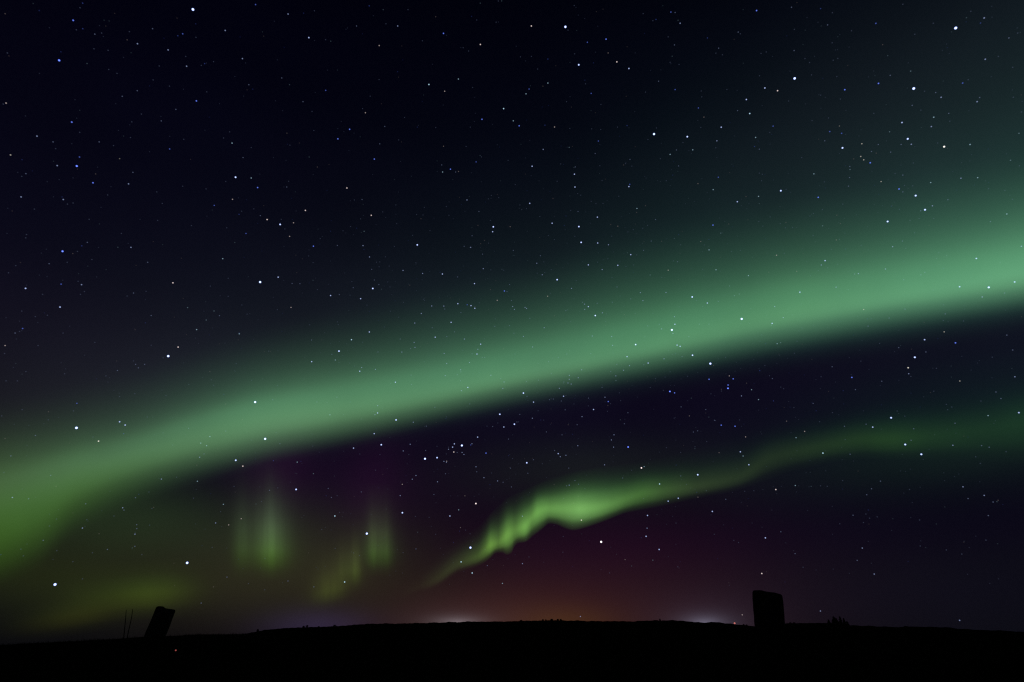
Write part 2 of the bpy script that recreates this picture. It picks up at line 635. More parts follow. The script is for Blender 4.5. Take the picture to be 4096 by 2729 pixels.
# ------------------------------------------------------------------ the aurora: luminous curtains standing far beyond the land
def hermite(xs, ys):
    """Monotone cubic through the points; returns f(array)."""
    xs, ys = np.array(xs, float), np.array(ys, float)
    d = np.diff(ys) / np.diff(xs)
    m = np.zeros_like(ys)
    m[0], m[-1] = d[0], d[-1]
    for i in range(1, len(ys) - 1):
        m[i] = 0.0 if d[i - 1] * d[i] <= 0 else 2 * d[i - 1] * d[i] / (d[i - 1] + d[i])

    def f(x):
        x = np.clip(np.asarray(x, float), xs[0], xs[-1])
        i = np.clip(np.searchsorted(xs, x) - 1, 0, len(xs) - 2)
        h = xs[i + 1] - xs[i]
        t = (x - xs[i]) / h
        return ((2 * t**3 - 3 * t**2 + 1) * ys[i] + (t**3 - 2 * t**2 + t) * h * m[i]
                + (-2 * t**3 + 3 * t**2) * ys[i + 1] + (t**3 - t**2) * h * m[i + 1])
    return f


def curtain(name, levels, xs, edges, radius, mat, nu, nv, fold=None):
    """A vertical luminous curtain. edges[level] = image heights along xs; it stands on a wide vertical arc of the given radius."""
    fs = [hermite(xs, e) for e in edges]
    us = np.linspace(xs[0], xs[-1], nu)
    grid = np.array([f(us) for f in fs])              # levels x nu
    vs = np.linspace(0, 1, nv)
    bm = bmesh.new()
    uvl = bm.loops.layers.uv.new("UVMap")
    rows = []
    for j in range(nu):
        g = hermite(levels, grid[:, j])
        col = []
        for v, y in zip(vs, g(vs)):
            d = direction(us[j], y)
            r = radius + (fold(us[j]) if fold else 0.0)
            col.append((bm.verts.new(EYE + d * (r / math.hypot(d.x, d.y))), ((us[j] - xs[0]) / (xs[-1] - xs[0]), v)))
        rows.append(col)
    for j in range(nu - 1):
        for i in range(nv - 1):
            q = (rows[j][i], rows[j + 1][i], rows[j + 1][i + 1], rows[j][i + 1])
            f = bm.faces.new([k[0] for k in q])
            for l, k in zip(f.loops, q):
                l[uvl].uv = k[1]
    me = mesh_of(name, bm, True)
    return link(name, me, mat)


def sample(f, n=30, a=0.0, b=1.0):
    return [(float(t), float(max(0.0, f(t)))) for t in np.linspace(a, b, n)]


def grey(stops):
    return [(p, (v, v, v)) for p, v in stops]


def aurora_material(name, low, high, along, across, noise=(0.0, 1.0, 1.0), mixpos=(0.2, 0.75)):
    """low/high: colour stops along the curtain for its foot and its top; along/across: brightness along it and up it."""
    m = bpy.data.materials.new(name)
    m.use_nodes = True
    n = Nodes(m.node_tree)
    uv = n.n('ShaderNodeSeparateXYZ')
    n.put(uv.inputs[0], n.n('ShaderNodeTexCoord').outputs['UV'])
    u, v = uv.outputs[0], uv.outputs[1]
    cl, ch = n.ramp(u, low), n.ramp(u, high)
    mx = n.n('ShaderNodeMix', data_type='RGBA')
    n.put(mx.inputs['Factor'], n.mapr(v, mixpos[0], mixpos[1], 0.0, 1.0))
    n.put(mx.inputs['A'], cl)
    n.put(mx.inputs['B'], ch)
    k = n.math('MULTIPLY', n.ramp(u, grey(along)), n.ramp(v, grey(across)))
    if noise[0] > 0:
        comb = n.n('ShaderNodeCombineXYZ')
        n.put(comb.inputs[0], n.math('MULTIPLY', u, noise[1]))
        n.put(comb.inputs[1], n.math('MULTIPLY', v, noise[2]))
        t = n.n('ShaderNodeTexNoise')
        t.inputs['Scale'].default_value = 1.0
        t.inputs['Detail'].default_value = 2.5
        n.put(t.inputs['Vector'], comb.outputs[0])
        k = n.math('MULTIPLY', k, n.mapr(t.outputs['Fac'], 0.25, 0.75, 1 - noise[0], 1 + noise[0], False))
    e = n.n('ShaderNodeEmission')
    n.put(e.inputs['Color'], mx.outputs['Result'])
    n.put(e.inputs['Strength'], k)
    tr = n.n('ShaderNodeBsdfTransparent')
    add = n.n('ShaderNodeAddShader')
    n.t.links.new(e.outputs[0], add.inputs[0])
    n.t.links.new(tr.outputs[0], add.inputs[1])
    o = n.n('ShaderNodeOutputMaterial')
    n.t.links.new(add.outputs[0], o.inputs['Surface'])
    m.cycles.emission_sampling = 'NONE'
    return m


# main arc ---------------------------------------------------------
AX = [-150, 0, 150, 300, 512, 1024, 1536, 2048, 2560, 3072, 3584, 4096, 4300]
YB = [2420, 2370, 2300, 2165, 2060, 1880, 1765, 1645, 1545, 1442, 1345, 1262, 1226]
YL = [2270, 2225, 2150, 2025, 1925, 1776, 1674, 1558, 1452, 1338, 1246, 1168, 1134]
YP = [2050, 2010, 1955, 1895, 1825, 1676, 1594, 1490, 1378, 1254, 1166, 1084, 1050]
YU = [1845, 1815, 1785, 1748, 1700, 1545, 1442, 1325, 1195, 1075, 985, 890, 850]
YT = [1600, 1580, 1550, 1510, 1460, 1300, 1180, 1050, 900, 775, 680, 570, 520]
LV = [0.0, 0.2, 0.4, 0.7, 1.0]
u_ = lambda x: (x + 150) / 4450.0
arc_low = [(u_(0), lin(64, 108, 28)), (u_(300), lin(68, 112, 40)), (u_(512), lin(73, 118, 54)), (u_(1024), lin(90, 142, 84)), (u_(2048), lin(87, 138, 80)),
           (u_(3072), lin(88, 140, 82)), (u_(4096), lin(92, 143, 88))]
arc_high = [(u_(0), lin(62, 100, 48)), (u_(512), lin(68, 114, 68)), (u_(1024), lin(78, 134, 88)), (u_(2048), lin(74, 131, 84)), (u_(3072), lin(75, 131, 82)),
            (u_(4096), lin(80, 136, 86))]
arc_along = [(u_(-150), 0.86), (u_(0), 0.9), (u_(300), 0.92), (u_(700), 0.94), (u_(1100), 0.98), (u_(1500), 0.96), (u_(2048), 0.9), (u_(2560), 0.88),
             (u_(3072), 0.92), (u_(3584), 0.94), (u_(4096), 0.94), (1.0, 0.9)]
prof = hermite([0, 0.03, 0.08, 0.2, 0.31, 0.4, 0.5, 0.68, 0.8, 0.9, 0.96, 1.0], [0, 0.006, 0.05, 0.34, 0.76, 0.90, 0.83, 0.36, 0.135, 0.034, 0.006, 0.0])
mat = aurora_material("green_arc_light", arc_low, arc_high, arc_along, sample(prof), (0.09, 11.0, 1.4), (0.15, 0.55))
arc = curtain("aurora_arc", LV, AX, [YB, YL, YP, YU, YT], 26000.0, mat, 160, 40)
tag(arc, "broad smooth green aurora arc slanting right across the starry sky", "aurora")

# lower ribbon -----------------------------------------------------
RB = [(1600, 2400), (1676, 2362), (1720, 2354), (1763, 2332), (1807, 2299), (1837, 2281), (1894, 2263), (1937, 2243), (1963, 2222), (1983, 2204), (2007, 2202), (2029, 2211),
      (2046, 2204), (2058, 2178), (2074, 2164), (2100, 2160), (2135, 2134), (2170, 2107), (2198, 2086), (2226, 2090), (2257, 2104), (2292, 2113), (2326, 2107), (2379, 2090),
      (2439, 2068), (2505, 2043), (2570, 2031), (2657, 2014), (2744, 1995), (2831, 1978), (2918, 1961), (3005, 1937), (3072, 1914), (3159, 1882), (3246, 1860), (3333, 1842),
      (3463, 1830), (3572, 1832), (3681, 1832), (3811, 1832), (3942, 1840), (4096, 1850), (4250, 1850)]
RP = [(1600, 2375), (1742, 2318), (1829, 2257), (1916, 2222), (1963, 2180), (1996, 2168), (2029, 2142), (2074, 2117), (2100, 2106), (2148, 2052), (2196, 2036), (2257, 2036),
      (2318, 2036), (2379, 2032), (2439, 2018), (2505, 1996), (2570, 1976), (2657, 1962), (2787, 1944), (2961, 1905), (3072, 1838), (3159, 1812), (3289, 1786), (3463, 1757),
      (3572, 1755), (3724, 1744), (3898, 1725), (4096, 1690), (4250, 1670)]
RT = [(1600, 2330), (1742, 2210), (1829, 2150), (1916, 2100), (1963, 2050), (2029, 1990), (2100, 1955), (2196, 1915), (2318, 1880), (2439, 1862), (2570, 1845), (2787, 1790), (2961, 1735),
      (3072, 1695), (3289, 1645), (3463, 1610), (3572, 1590), (3724, 1560), (3898, 1520), (4096, 1470), (4250, 1440)]
RX = np.unique(np.concatenate([np.array([p[0] for p in RB]), np.array([p[0] for p in RP])]))
fb, fp, ft = (hermite(*zip(*q)) for q in (RB, RP, RT))
yb, yp, yt = fb(RX), fp(RX), ft(RX)
yb = yb + 10
ribbon_bright = [(1600, 0), (1680, 20), (1740, 44), (1830, 66), (1916, 88), (1940, 112), (1963, 150), (1994, 116), (2029, 160), (2060, 128), (2100, 166), (2125, 142), (2148, 162),
                 (2200, 146), (2257, 152), (2318, 172), (2380, 158), (2440, 134), (2505, 114), (2570, 102), (2657, 82), (2787, 60), (2961, 47), (3100, 42), (3289, 46),
                 (3463, 50), (3572, 54), (3724, 43), (3900, 38), (4096, 42), (4250, 42)]
ru = lambda x: (x - 1600) / 2650.0
along = [(ru(x), lin(0, g, 0)[1] / 0.376) for x, g in ribbon_bright]
rib_low = [(0.0, lin(112, 128, 72)), (ru(1830), lin(100, 128, 64)), (ru(1950), lin(108, 157, 62)), (ru(2150), lin(106, 164, 76)), (ru(2320), lin(110, 165, 86)), (ru(2570), lin(102, 163, 74)),
           (ru(2800), lin(116, 158, 86)), (ru(3050), lin(112, 158, 80)), (ru(3500), lin(94, 162, 66)), (1.0, lin(76, 165, 84))]
rib_high = [(0.0, lin(110, 126, 84)), (ru(1950), lin(96, 150, 78)), (ru(2320), lin(92, 158, 84)), (ru(2800), lin(76, 156, 84)), (1.0, lin(60, 160, 100))]
prof = hermite([0, 0.10, 0.2, 0.34, 0.5, 0.7, 0.85, 1.0], [0, 0.16, 0.62, 1.0, 0.62, 0.17, 0.045, 0.0])
mat = aurora_material("green_ribbon_light", rib_low, rib_high, along, sample(prof, 32), (0.06, 22.0, 1.2), (0.3, 0.9))
for_fold = lambda x: 260.0 * math.sin(x / 17.0) * math.exp(-((x - 2050) / 130.0) ** 2) + 700.0 * math.sin(x / 410.0)
rib = curtain("aurora_ribbon", [0.0, 0.34, 1.0], list(RX), [list(yb), list(yp), list(yt)], 21000.0, mat, 520, 36, for_fold)
tag(rib, "bright rippled green aurora ribbon curling low beneath the broad arc", "aurora")


# rays and patches ---------------------------------------------------
def bell(p=1.0):
    g0 = math.exp(-6.25)
    return lambda t: max(0.0, (math.exp(-((t - 0.5) * 5.0) ** 2 * p) - g0) / (1 - g0))


RAY_SHELL = [22500.0]


def ray(name, x0, half, y_bot, y_peak, y_top, low, high, k, label, slant=0.0, vprof=None, across=None, noise=0.17, streaks=13.0):
    us = np.linspace(-1, 1, 9)
    xs = [x0 + half * q for q in us]
    sl = [slant * q * half for q in us]
    b, p, t = ([y_bot + s for s in sl], [y_peak + s for s in sl], [y_top + s for s in sl])
    vp = vprof or hermite([0, 0.12, 0.25, 0.4, 0.55, 0.75, 1.0], [0, 0.14, 0.62, 1.0, 0.72, 0.24, 0.0])
    m = aurora_material(name + "_light", [(0.0, low), (1.0, low)], [(0.0, high), (1.0, high)], sample(across or bell()), [(q, w * k) for q, w in sample(vp)],
                        (noise, streaks, 0.7), (0.1, 0.7))
    RAY_SHELL[0] += 260.0                            # each stands at a distance of its own
    o = curtain(name, [0.0, 0.4, 1.0], xs, [b, p, t], RAY_SHELL[0], m, 40, 30)
    return tag(o, label, "aurora", "faint aurora rays and patches low in the sky")


def pillars(*ps):
    """Brightness across a bundle of rays: (place, half width, strength) each, fading to nothing at both ends."""
    return lambda t: sum(k * math.exp(-((t - c) / w) ** 2) for c, w, k in ps) * (1 - (2 * t - 1) ** 4)


tall = hermite([0, 0.1, 0.22, 0.36, 0.5, 0.65, 0.82, 1.0], [0, 0.10, 0.50, 1.0, 0.85, 0.42, 0.12, 0.0])
ray("aurora_ray", 1070, 190, 2325, 2175, 1850, lin(68, 112, 24), lin(84, 106, 76), 0.72,
    "tall pale green aurora ray, first and brightest pillar from the leaning stone", vprof=tall,
    across=pillars((0.525, 0.072, 0.62), (0.60, 0.14, 0.34), (0.40, 0.10, 0.22), (0.22, 0.08, 0.30), (0.5, 0.3, 0.14)))
ray("aurora_ray", 1510, 130, 2310, 2185, 1930, lin(66, 108, 30), lin(76, 90, 58), 0.62,
    "green aurora ray standing upright beside a bright star", vprof=tall,
    across=pillars((0.44, 0.10, 0.56), (0.62, 0.10, 0.40), (0.5, 0.3, 0.24)))
ray("aurora_ray", 1408, 100, 2370, 2265, 2070, lin(74, 98, 28), lin(74, 84, 44), 0.46,
    "short faint green aurora ray between two others", vprof=tall, across=pillars((0.56, 0.10, 0.72), (0.33, 0.12, 0.28), (0.5, 0.3, 0.22)))
ray("aurora_ray", 1322, 150, 2440, 2345, 2150, lin(72, 88, 22), lin(66, 74, 34), 0.38,
    "lowest dim olive aurora ray nearest the horizon's purple glow", slant=-0.25, vprof=tall, across=pillars((0.5, 0.2, 0.85), (0.5, 0.34, 0.2)))
ray("aurora_patch", 540, 380, 2485, 2372, 2240, lin(60, 76, 8), lin(46, 68, 14), 0.52,
    "yellow-green aurora patch glowing just above the leaning stone", slant=-0.06, noise=0.15, streaks=3.0, across=pillars((0.62, 0.2, 0.9), (0.35, 0.22, 0.35)))
ray("aurora_patch", 300, 480, 2545, 2455, 2330, lin(52, 54, 4), lin(38, 46, 10), 0.42,
    "dim olive aurora patch lying along the horizon under the lowest bright star", slant=-0.16, noise=0.15, streaks=3.0)

# ------------------------------------------------------------------ stars
# per square of sky (its corner in photo pixels): x, y in 2354ths of its width, brightness class, colour
STAR_TABLE = {
 (0, 0): "1774 88 5w,544 556 4b,673 188 3b,1806 929 3b,660 1124 3b,706 1528 4b,1560 1371 2b,731 1445 2b,526 1524 2w,97 1426 2y,340 1253 2w,488 1306 1w,56 949 2o,1264 403 2w,1403 265 1w,1680 312 2b,1635 330 1b,2071 281 2w,1546 460 2w,1716 610 2w,1882 586 1b,2229 540 2w,1124 887 1w,1262 835 1w,1617 1007 1w,1483 1113 1w,2134 1317 2c,1100 1460 1y,761 265 1b,760 30 1b,736 72 0w,872 315 1w,934 305 0w,994 464 0w,1464 608 0w,1800 220 0b,1802 344 0w,1190 292 0w,1964 568 0w,1708 520 0w,2288 780 1w,912 1306 1w,1044 1340 0w,1300 1050 0w,1212 1122 0w,733 1218 0w,2112 1214 0w,2056 1270 0w,2235 1450 1w,2310 1358 0w,30 958 0w,1408 736 0w,1000 640 0w,1076 676 0w,2350 43 2b,68 488 0w,702 275 0w,1690 1282 0w,512 1368 0w",
 (1024, 0): "295 130 2w,486 347 3w,1041 55 1b,1133 420 2o,925 240 1w,1303 240 2w,1195 220 0w,1724 308 3b,2063 410 3o,537 100 0w,438 122 0b,1590 778 3c,1735 840 2o,1861 728 2c,2277 1000 3c,2078 1098 3b,237 718 1w,641 832 2b,432 936 1w,1006 1038 2o,1184 1164 1w,861 1190 3b,753 1278 3b,1138 1324 1w,312 1336 0w,1088 1464 3b,1724 1346 1o,1932 1348 0w,2024 1490 2b,1788 1557 3b,1366 1081 0w,1050 885 0w,1653 1174 0w,2030 185 0w,2208 205 0w,2062 30 0c,1170 90 0c,1905 440 0w,1955 470 0w,1708 1518 1w,2073 1444 0w,1970 1170 0w,640 366 0w,1530 376 0w,2228 10 0w,1132 733 0w,980 1000 0w,1312 1288 0w",
 (2048, 0): "491 248 5w,178 240 3o,865 361 3b,693 390 2b,614 597 4w,964 570 3o,1075 631 3w,1461 112 2b,1546 215 2w,1500 116 1w,1324 180 1b,2249 98 3b,1797 350 1b,1494 414 1w,1900 444 1w,1875 490 0w,884 488 1o,330 544 1b,576 496 0w,1206 126 0w,572 52 0w,330 765 2c,157 820 2b,129 864 2c,728 860 2b,1500 825 2b,2155 916 3w,2325 810 3w,2186 1045 3c,1714 994 2b,1765 1078 1o,1924 1171 3w,1306 1234 5w,1612 1258 4w,66 1158 3b,12 1112 2c,303 1152 1b,391 1169 2o,794 1298 2b,287 1375 2w,526 1356 1c,185 1530 3w,582 1536 1w,1058 1156 1b,1454 1421 2c,1512 1380 1w,1662 1379 2c,2240 1265 2c,2274 1373 1w,2230 1348 1b,1884 1296 2w,1348 748 1w,765 1413 1w,1085 1467 1w,1532 1527 1w,2080 296 1w,2100 312 0w,1436 340 0w,2074 1018 1w,1976 824 0w,1740 838 0w,2290 492 0w,1745 892 0w,1228 848 0w,818 962 0w,1250 1284 0w,1328 1178 0w,733 1186 0w,970 1170 0w,502 936 0w,515 278 0w,1935 505 0w,1454 574 0w,1536 594 0w,236 636 0w,78 524 0w,178 520 0w,676 772 0w,1364 1461 0w,1044 1506 0w,808 1525 0w,1572 1312 0w,1874 1360 0w,532 1182 0w,816 1192 0w",
 (3072, 0): "1726 259 5w,1340 815 5w,245 722 5w,88 835 3o,1016 768 3b,706 826 3b,992 216 2b,1988 166 2w,1954 213 1b,1998 546 2w,1790 765 2b,1592 896 2w,1923 936 2w,1232 1128 3w,1524 1079 2c,1285 1278 4w,1620 1350 4y,685 1361 4w,863 1323 2y,853 1440 2y,880 1471 2y,940 1498 3b,1318 1328 2w,1858 1330 2c,2308 1227 1c,2230 1475 1c,1118 1213 1c,568 1211 2b,677 1227 2b,657 1160 1y,47 1161 2b,240 466 1w,548 230 1w,216 68 1w,484 80 1b,592 118 0w,768 284 0w,1350 316 0w,1240 40 0w,2215 350 1w,2296 305 0w,600 555 0w,340 540 0w,382 576 0w,1312 655 1c,1124 694 1w,1440 840 0w,1542 852 1w,1946 898 1w,2256 895 0w,1326 970 1w,1662 1044 1w,1406 1014 0w,1672 1115 0w,484 876 0w,190 930 0w,666 912 0w,400 690 0w,1502 1165 2w,522 1296 1w,952 1394 1w,1128 1400 1w,1014 1330 1w,1224 1330 1w,752 1532 1w,754 1560 1c,1336 1500 0w,1560 1316 0w,310 1450 0w,556 1086 0w,405 1110 0w,1054 412 0o,2250 620 0w,2118 520 0w,590 395 0w,1865 105 0w,1520 215 0w,642 538 0w",
 (0, 682): "855 114 3b,1182 124 2w,194 244 2w,582 268 2w,2166 63 4w,2310 70 2c,2138 266 2o,1970 322 2b,2198 404 1b,2262 580 2b,575 744 4b,752 694 1b,803 662 1w,452 858 1w,618 845 0w,1204 708 2w,562 1046 2b,750 1051 2w,235 1085 3w,552 1257 3w,208 1454 2b,139 1496 1w,2048 812 2c,1590 1034 3o,1228 1128 1w,1343 1112 0w,1725 1262 1c,1968 1293 1c,2018 1336 1w,1896 1376 1c,1808 1464 2c,2200 1503 2c,1390 1335 1w,2098 992 0w,1934 1064 0w,2098 1158 0w,2224 1238 0w,820 450 0w,1442 198 0w,1492 304 0w,1760 508 0w,2085 528 0w,2076 102 0w,1222 18 1w,238 30 1w,200 55 0w,316 356 0w,672 300 0w,620 310 0w,990 226 0w,145 876 0w,78 942 0w,712 745 0w,845 820 0w,776 1114 0w,740 1140 0w,718 1020 0w,436 1332 0w,325 1345 0w,200 1294 0w,392 1140 0w,580 1496 0w,1358 845 1w,2222 375 0w,2334 354 0w,1116 580 0w,244 590 0w,1450 460 0w,2272 1322 0w",
 (1024, 682): "15 158 3b,454 368 3o,102 452 3o,222 497 4w,345 482 2o,309 607 2o,836 162 3o,1060 413 3o,528 697 3b,984 692 2w,1483 685 4w,2182 519 4w,2176 564 3w,1940 272 2w,1716 15 2c,1836 15 1w,1862 10 1o,2050 378 1w,1044 796 2w,38 1027 5w,204 982 3w,1074 1086 4w,962 1180 3w,686 1151 3w,766 1142 1w,1352 920 2w,1532 948 2w,1714 953 3w,1854 980 1w,2090 904 2w,2009 1041 3w,2284 1109 3b,2308 1114 1w,2218 1195 2o,1856 1226 3w,1942 1236 2b,1977 1244 3w,2012 1268 3w,1616 1247 2w,1727 1248 2w,1520 1316 2w,1460 1404 2w,1794 1397 3w,1042 1486 3w,878 1557 3c,1648 1534 3w,1620 1447 1w,1755 1528 1w,1916 1551 2w,1326 1551 1w,322 1260 2o,332 1040 1w,404 1042 1w,564 1096 0w,894 1079 1w,1088 1008 1w,1130 1050 1w,1064 910 1w,1108 844 0w,748 690 1w,484 787 0w,1974 708 2w,1914 698 1w,1987 601 1w,2083 770 1w,1470 850 0w,1600 555 0w,1440 597 0w,994 560 1c,800 556 0w,975 268 1w,905 272 0w,283 153 1w,300 100 0w,1286 318 0w,1165 382 0w,962 446 0w,870 516 0w,232 450 0w,40 416 1w,1548 340 0w,1750 333 0w,1536 410 0w,1294 490 0w,1272 700 0w,1190 795 0w,1132 887 0w,1224 880 0w,196 1281 0w,525 848 0w,494 1420 0w,510 1560 1w,756 1418 0w,2164 230 0w,2136 262 0w,2232 250 0w,2155 460 0w,2338 518 1o,1212 1026 0w,1232 1072 0w,1736 1275 1w,1884 1308 1w,2196 1434 1w,2200 1366 0w,2332 1428 1w,1825 1485 1w,1236 1295 0w,1312 1350 0w,1180 1440 0w,1356 1213 0w,1550 1195 0w,2332 1050 1w,2052 1218 0w,2350 1196 1w",
 (2048, 682): "574 35 3w,579 153 3w,163 303 3w,1083 128 2b,1075 149 3w,1149 350 2c,1897 63 2b,1850 177 2c,2072 288 3w,2267 239 2c,1710 122 1o,1848 503 3b,1920 577 1c,1736 654 1o,1812 731 2c,1876 914 2c,2174 968 2c,785 430 3w,369 486 3w,615 517 4w,636 662 4w,788 668 3w,887 684 2w,973 513 1o,1092 775 3w,702 869 3w,973 873 3w,829 912 2w,415 1005 4w,278 960 2w,228 854 2w,261 785 1w,547 1085 2w,328 1157 2y,1436 918 2y,1270 962 1c,1180 1124 2w,1204 1198 2w,1416 1123 2w,1657 1164 4w,1796 1220 3w,1896 1204 1w,2090 1137 1c,2045 1152 1c,2000 1063 1c,966 1072 1w,702 1253 3w,669 1278 2w,668 1230 2w,648 1213 1w,783 1222 1w,922 1212 1w,1092 1182 1w,766 1335 4w,831 1310 2w,1494 1346 2w,1498 1415 3w,1376 1458 2w,1354 1415 1w,1470 1467 5w,1480 1499 2w,2112 1366 5w,1722 1414 1c,1811 1414 1c,1626 1528 1w,917 1528 2w,738 1523 2w,296 1447 2w,105 1527 2w,495 1290 1w,510 1282 0w,120 1260 2w,134 1270 2w,22 1278 2w,6 1252 2w,18 1497 1w,540 1390 0w,1320 452 1w,1280 650 1w,1210 735 1w,1066 566 0w,1115 545 0w,1202 532 0w,1247 506 0w,1484 833 0w,1522 840 1w,1550 684 0w,1768 686 0w,2018 746 0w,2100 735 0w,917 605 0w,540 369 0w,607 378 1w,632 228 0w,604 214 0w,415 100 0w,828 93 0w,728 285 0w,772 306 0w,982 238 0w,256 424 0w,334 600 0w,390 636 0w,578 606 0w,30 130 0w,90 360 0w,134 352 0w,2295 95 0w,2274 25 0w,1418 95 0w,12 736 1w,361 913 0w,302 940 0w,1296 1314 0w,1248 1430 1w,1538 1255 0w,1436 1404 0w,2196 1272 0w,2186 1408 0w,352 1130 0w,164 1360 1w,882 813 0w,1048 884 0w,1116 870 0w,995 1155 0w",
 (3072, 682): "118 187 4w,462 248 3b,422 32 2c,750 66 1w,740 145 1w,518 106 0w,1040 103 2y,1240 43 1w,1205 171 3b,1240 198 1w,1358 232 4w,1444 362 4w,1512 326 2w,1404 372 1w,1100 470 4w,1496 112 2c,1774 72 2w,1928 67 2c,1654 270 1w,2196 401 2c,2045 471 1w,2330 698 2w,2135 850 0w,1916 810 3w,502 510 1c,628 640 1o,1146 702 2w,1236 650 1w,1266 716 0w,79 780 2o,525 830 3w,490 870 2w,264 928 1o,796 953 1w,831 949 2w,1080 907 2w,1442 938 1w,1406 961 1w,1248 1006 1w,626 1074 2w,293 1120 3w,1762 1070 3w,2030 1076 4w,2268 1026 3w,62 1252 2w,140 1354 2w,38 1407 3w,880 1280 2o,222 1330 0w,1260 1276 1w,1114 1358 1w,1630 1320 1w,1970 1164 2w,2175 1128 1w,920 1433 1w,1620 1485 2y,1440 1557 3w,1612 1380 0w,1798 1385 0w,2196 1515 1w,284 1477 0w,1520 1100 0w,418 396 0w,386 420 0w,500 360 0w,1208 358 0w,1306 460 0w,1390 443 0w,1524 442 0w,112 490 0w,20 428 0w,160 528 0w,226 525 0w,1348 573 0w,856 690 0w,582 725 0w,640 862 0w,2248 266 0w,2178 184 0w,1330 142 0w,1255 138 0w,688 310 0w,150 762 0w,1570 757 0w,1550 810 0w,30 1423 1w",
 (0, 1364): "1547 140 5w,1638 57 3o,47 43 2o,42 116 0w,703 800 5w,1100 744 3w,1151 774 3w,906 922 3y,707 574 2b,1247 216 1w,1272 248 1w,1330 216 1w,1080 272 1w,974 322 0w,594 302 0w,1526 503 0w,2172 210 0w,1240 486 0w,2346 563 5w,1930 880 2c,1846 940 2c,1900 964 2c,1836 1070 2w,2168 1098 4w,2233 1152 3o,1484 1271 2w,1815 1291 2c,2054 1503 2c,2076 829 1w,1734 804 1w,1500 846 0w,1354 700 0w,466 1237 1w,114 1440 2w,263 1452 1w,1246 1442 1w,788 1498 1w,1128 1535 2w,1140 1556 1w,326 870 1w,676 644 0w,204 632 0w,100 1058 1w,1137 853 1b,1100 512 0w,444 726 0w,1780 1446 0w,2152 1338 0w,1588 958 0w,1876 1040 1w,36 1210 0w,15 690 0w,855 884 0w,160 368 0w,238 282 0w,350 43 0w,872 14 0w,1500 156 0w,2310 912 0w,1370 1390 0w",
 (1024, 1364): "763 94 4w,698 123 1w,512 191 3w,729 176 2c,972 245 2w,954 279 3w,1098 262 2w,1282 380 3w,154 541 1w,560 562 1w,653 565 0w,744 518 1w,1119 596 2w,1118 663 3w,1094 679 2w,680 680 2c,1288 727 4w,1446 748 2w,84 901 5w,1087 853 3w,1152 955 4w,897 986 3w,1354 1012 2w,1418 951 2w,1566 784 1w,1948 428 3w,1888 458 2w,1966 580 1w,1645 611 1w,2242 675 4w,2279 792 3w,2281 378 2w,2270 437 2w,2160 316 2w,2066 30 3w,2040 77 2w,2032 121 3w,2080 151 1w,2103 153 1w,1987 119 1w,1963 199 2w,1754 208 2w,1730 115 2w,1882 266 2w,1884 285 1w,1850 310 1w,1740 320 2w,1426 315 1w,1430 401 1w,1454 14 2w,1462 60 2w,1422 71 1w,1341 103 2w,1880 366 1w,2250 346 1w,1902 86 0w,379 1115 2c,160 1102 1b,528 1221 1c,369 1366 4w,1560 1008 1w,1554 1084 5w,1665 1074 4w,1824 947 3w,1808 977 3w,1893 962 5w,1975 957 2b,1986 946 2w,2038 885 3w,1770 997 2w,1819 1022 3o,1850 1026 1w,1895 1026 2w,1912 1045 2w,1728 1108 2w,1754 1106 2o,1751 1116 2w,2115 1032 3b,2023 1158 2w,1743 1222 1w,1669 1296 2w,1471 1238 2w,1437 1272 2w,1345 1319 2o,1326 1423 2w,664 1357 1w,746 1424 0w,693 1440 1w,968 1389 1w,2096 1258 2w,2222 1288 2w,2272 1300 1w,2022 1496 4o,1864 1554 2c,1636 1413 1w,1921 1425 1o,2030 1204 1w,2166 1215 0w,2340 1170 1w,2348 1343 1w,2322 903 1w,2176 788 1w,2124 784 0w,2224 755 0w,124 1374 1w,200 1352 0w,220 946 1w,522 967 0w,1664 970 0w,1770 978 0w,1750 1040 0w,980 12 0w,1122 102 1w,862 204 0w,764 200 0w,1080 650 0w,1160 618 0w,1140 1046 0w,955 1040 0w",
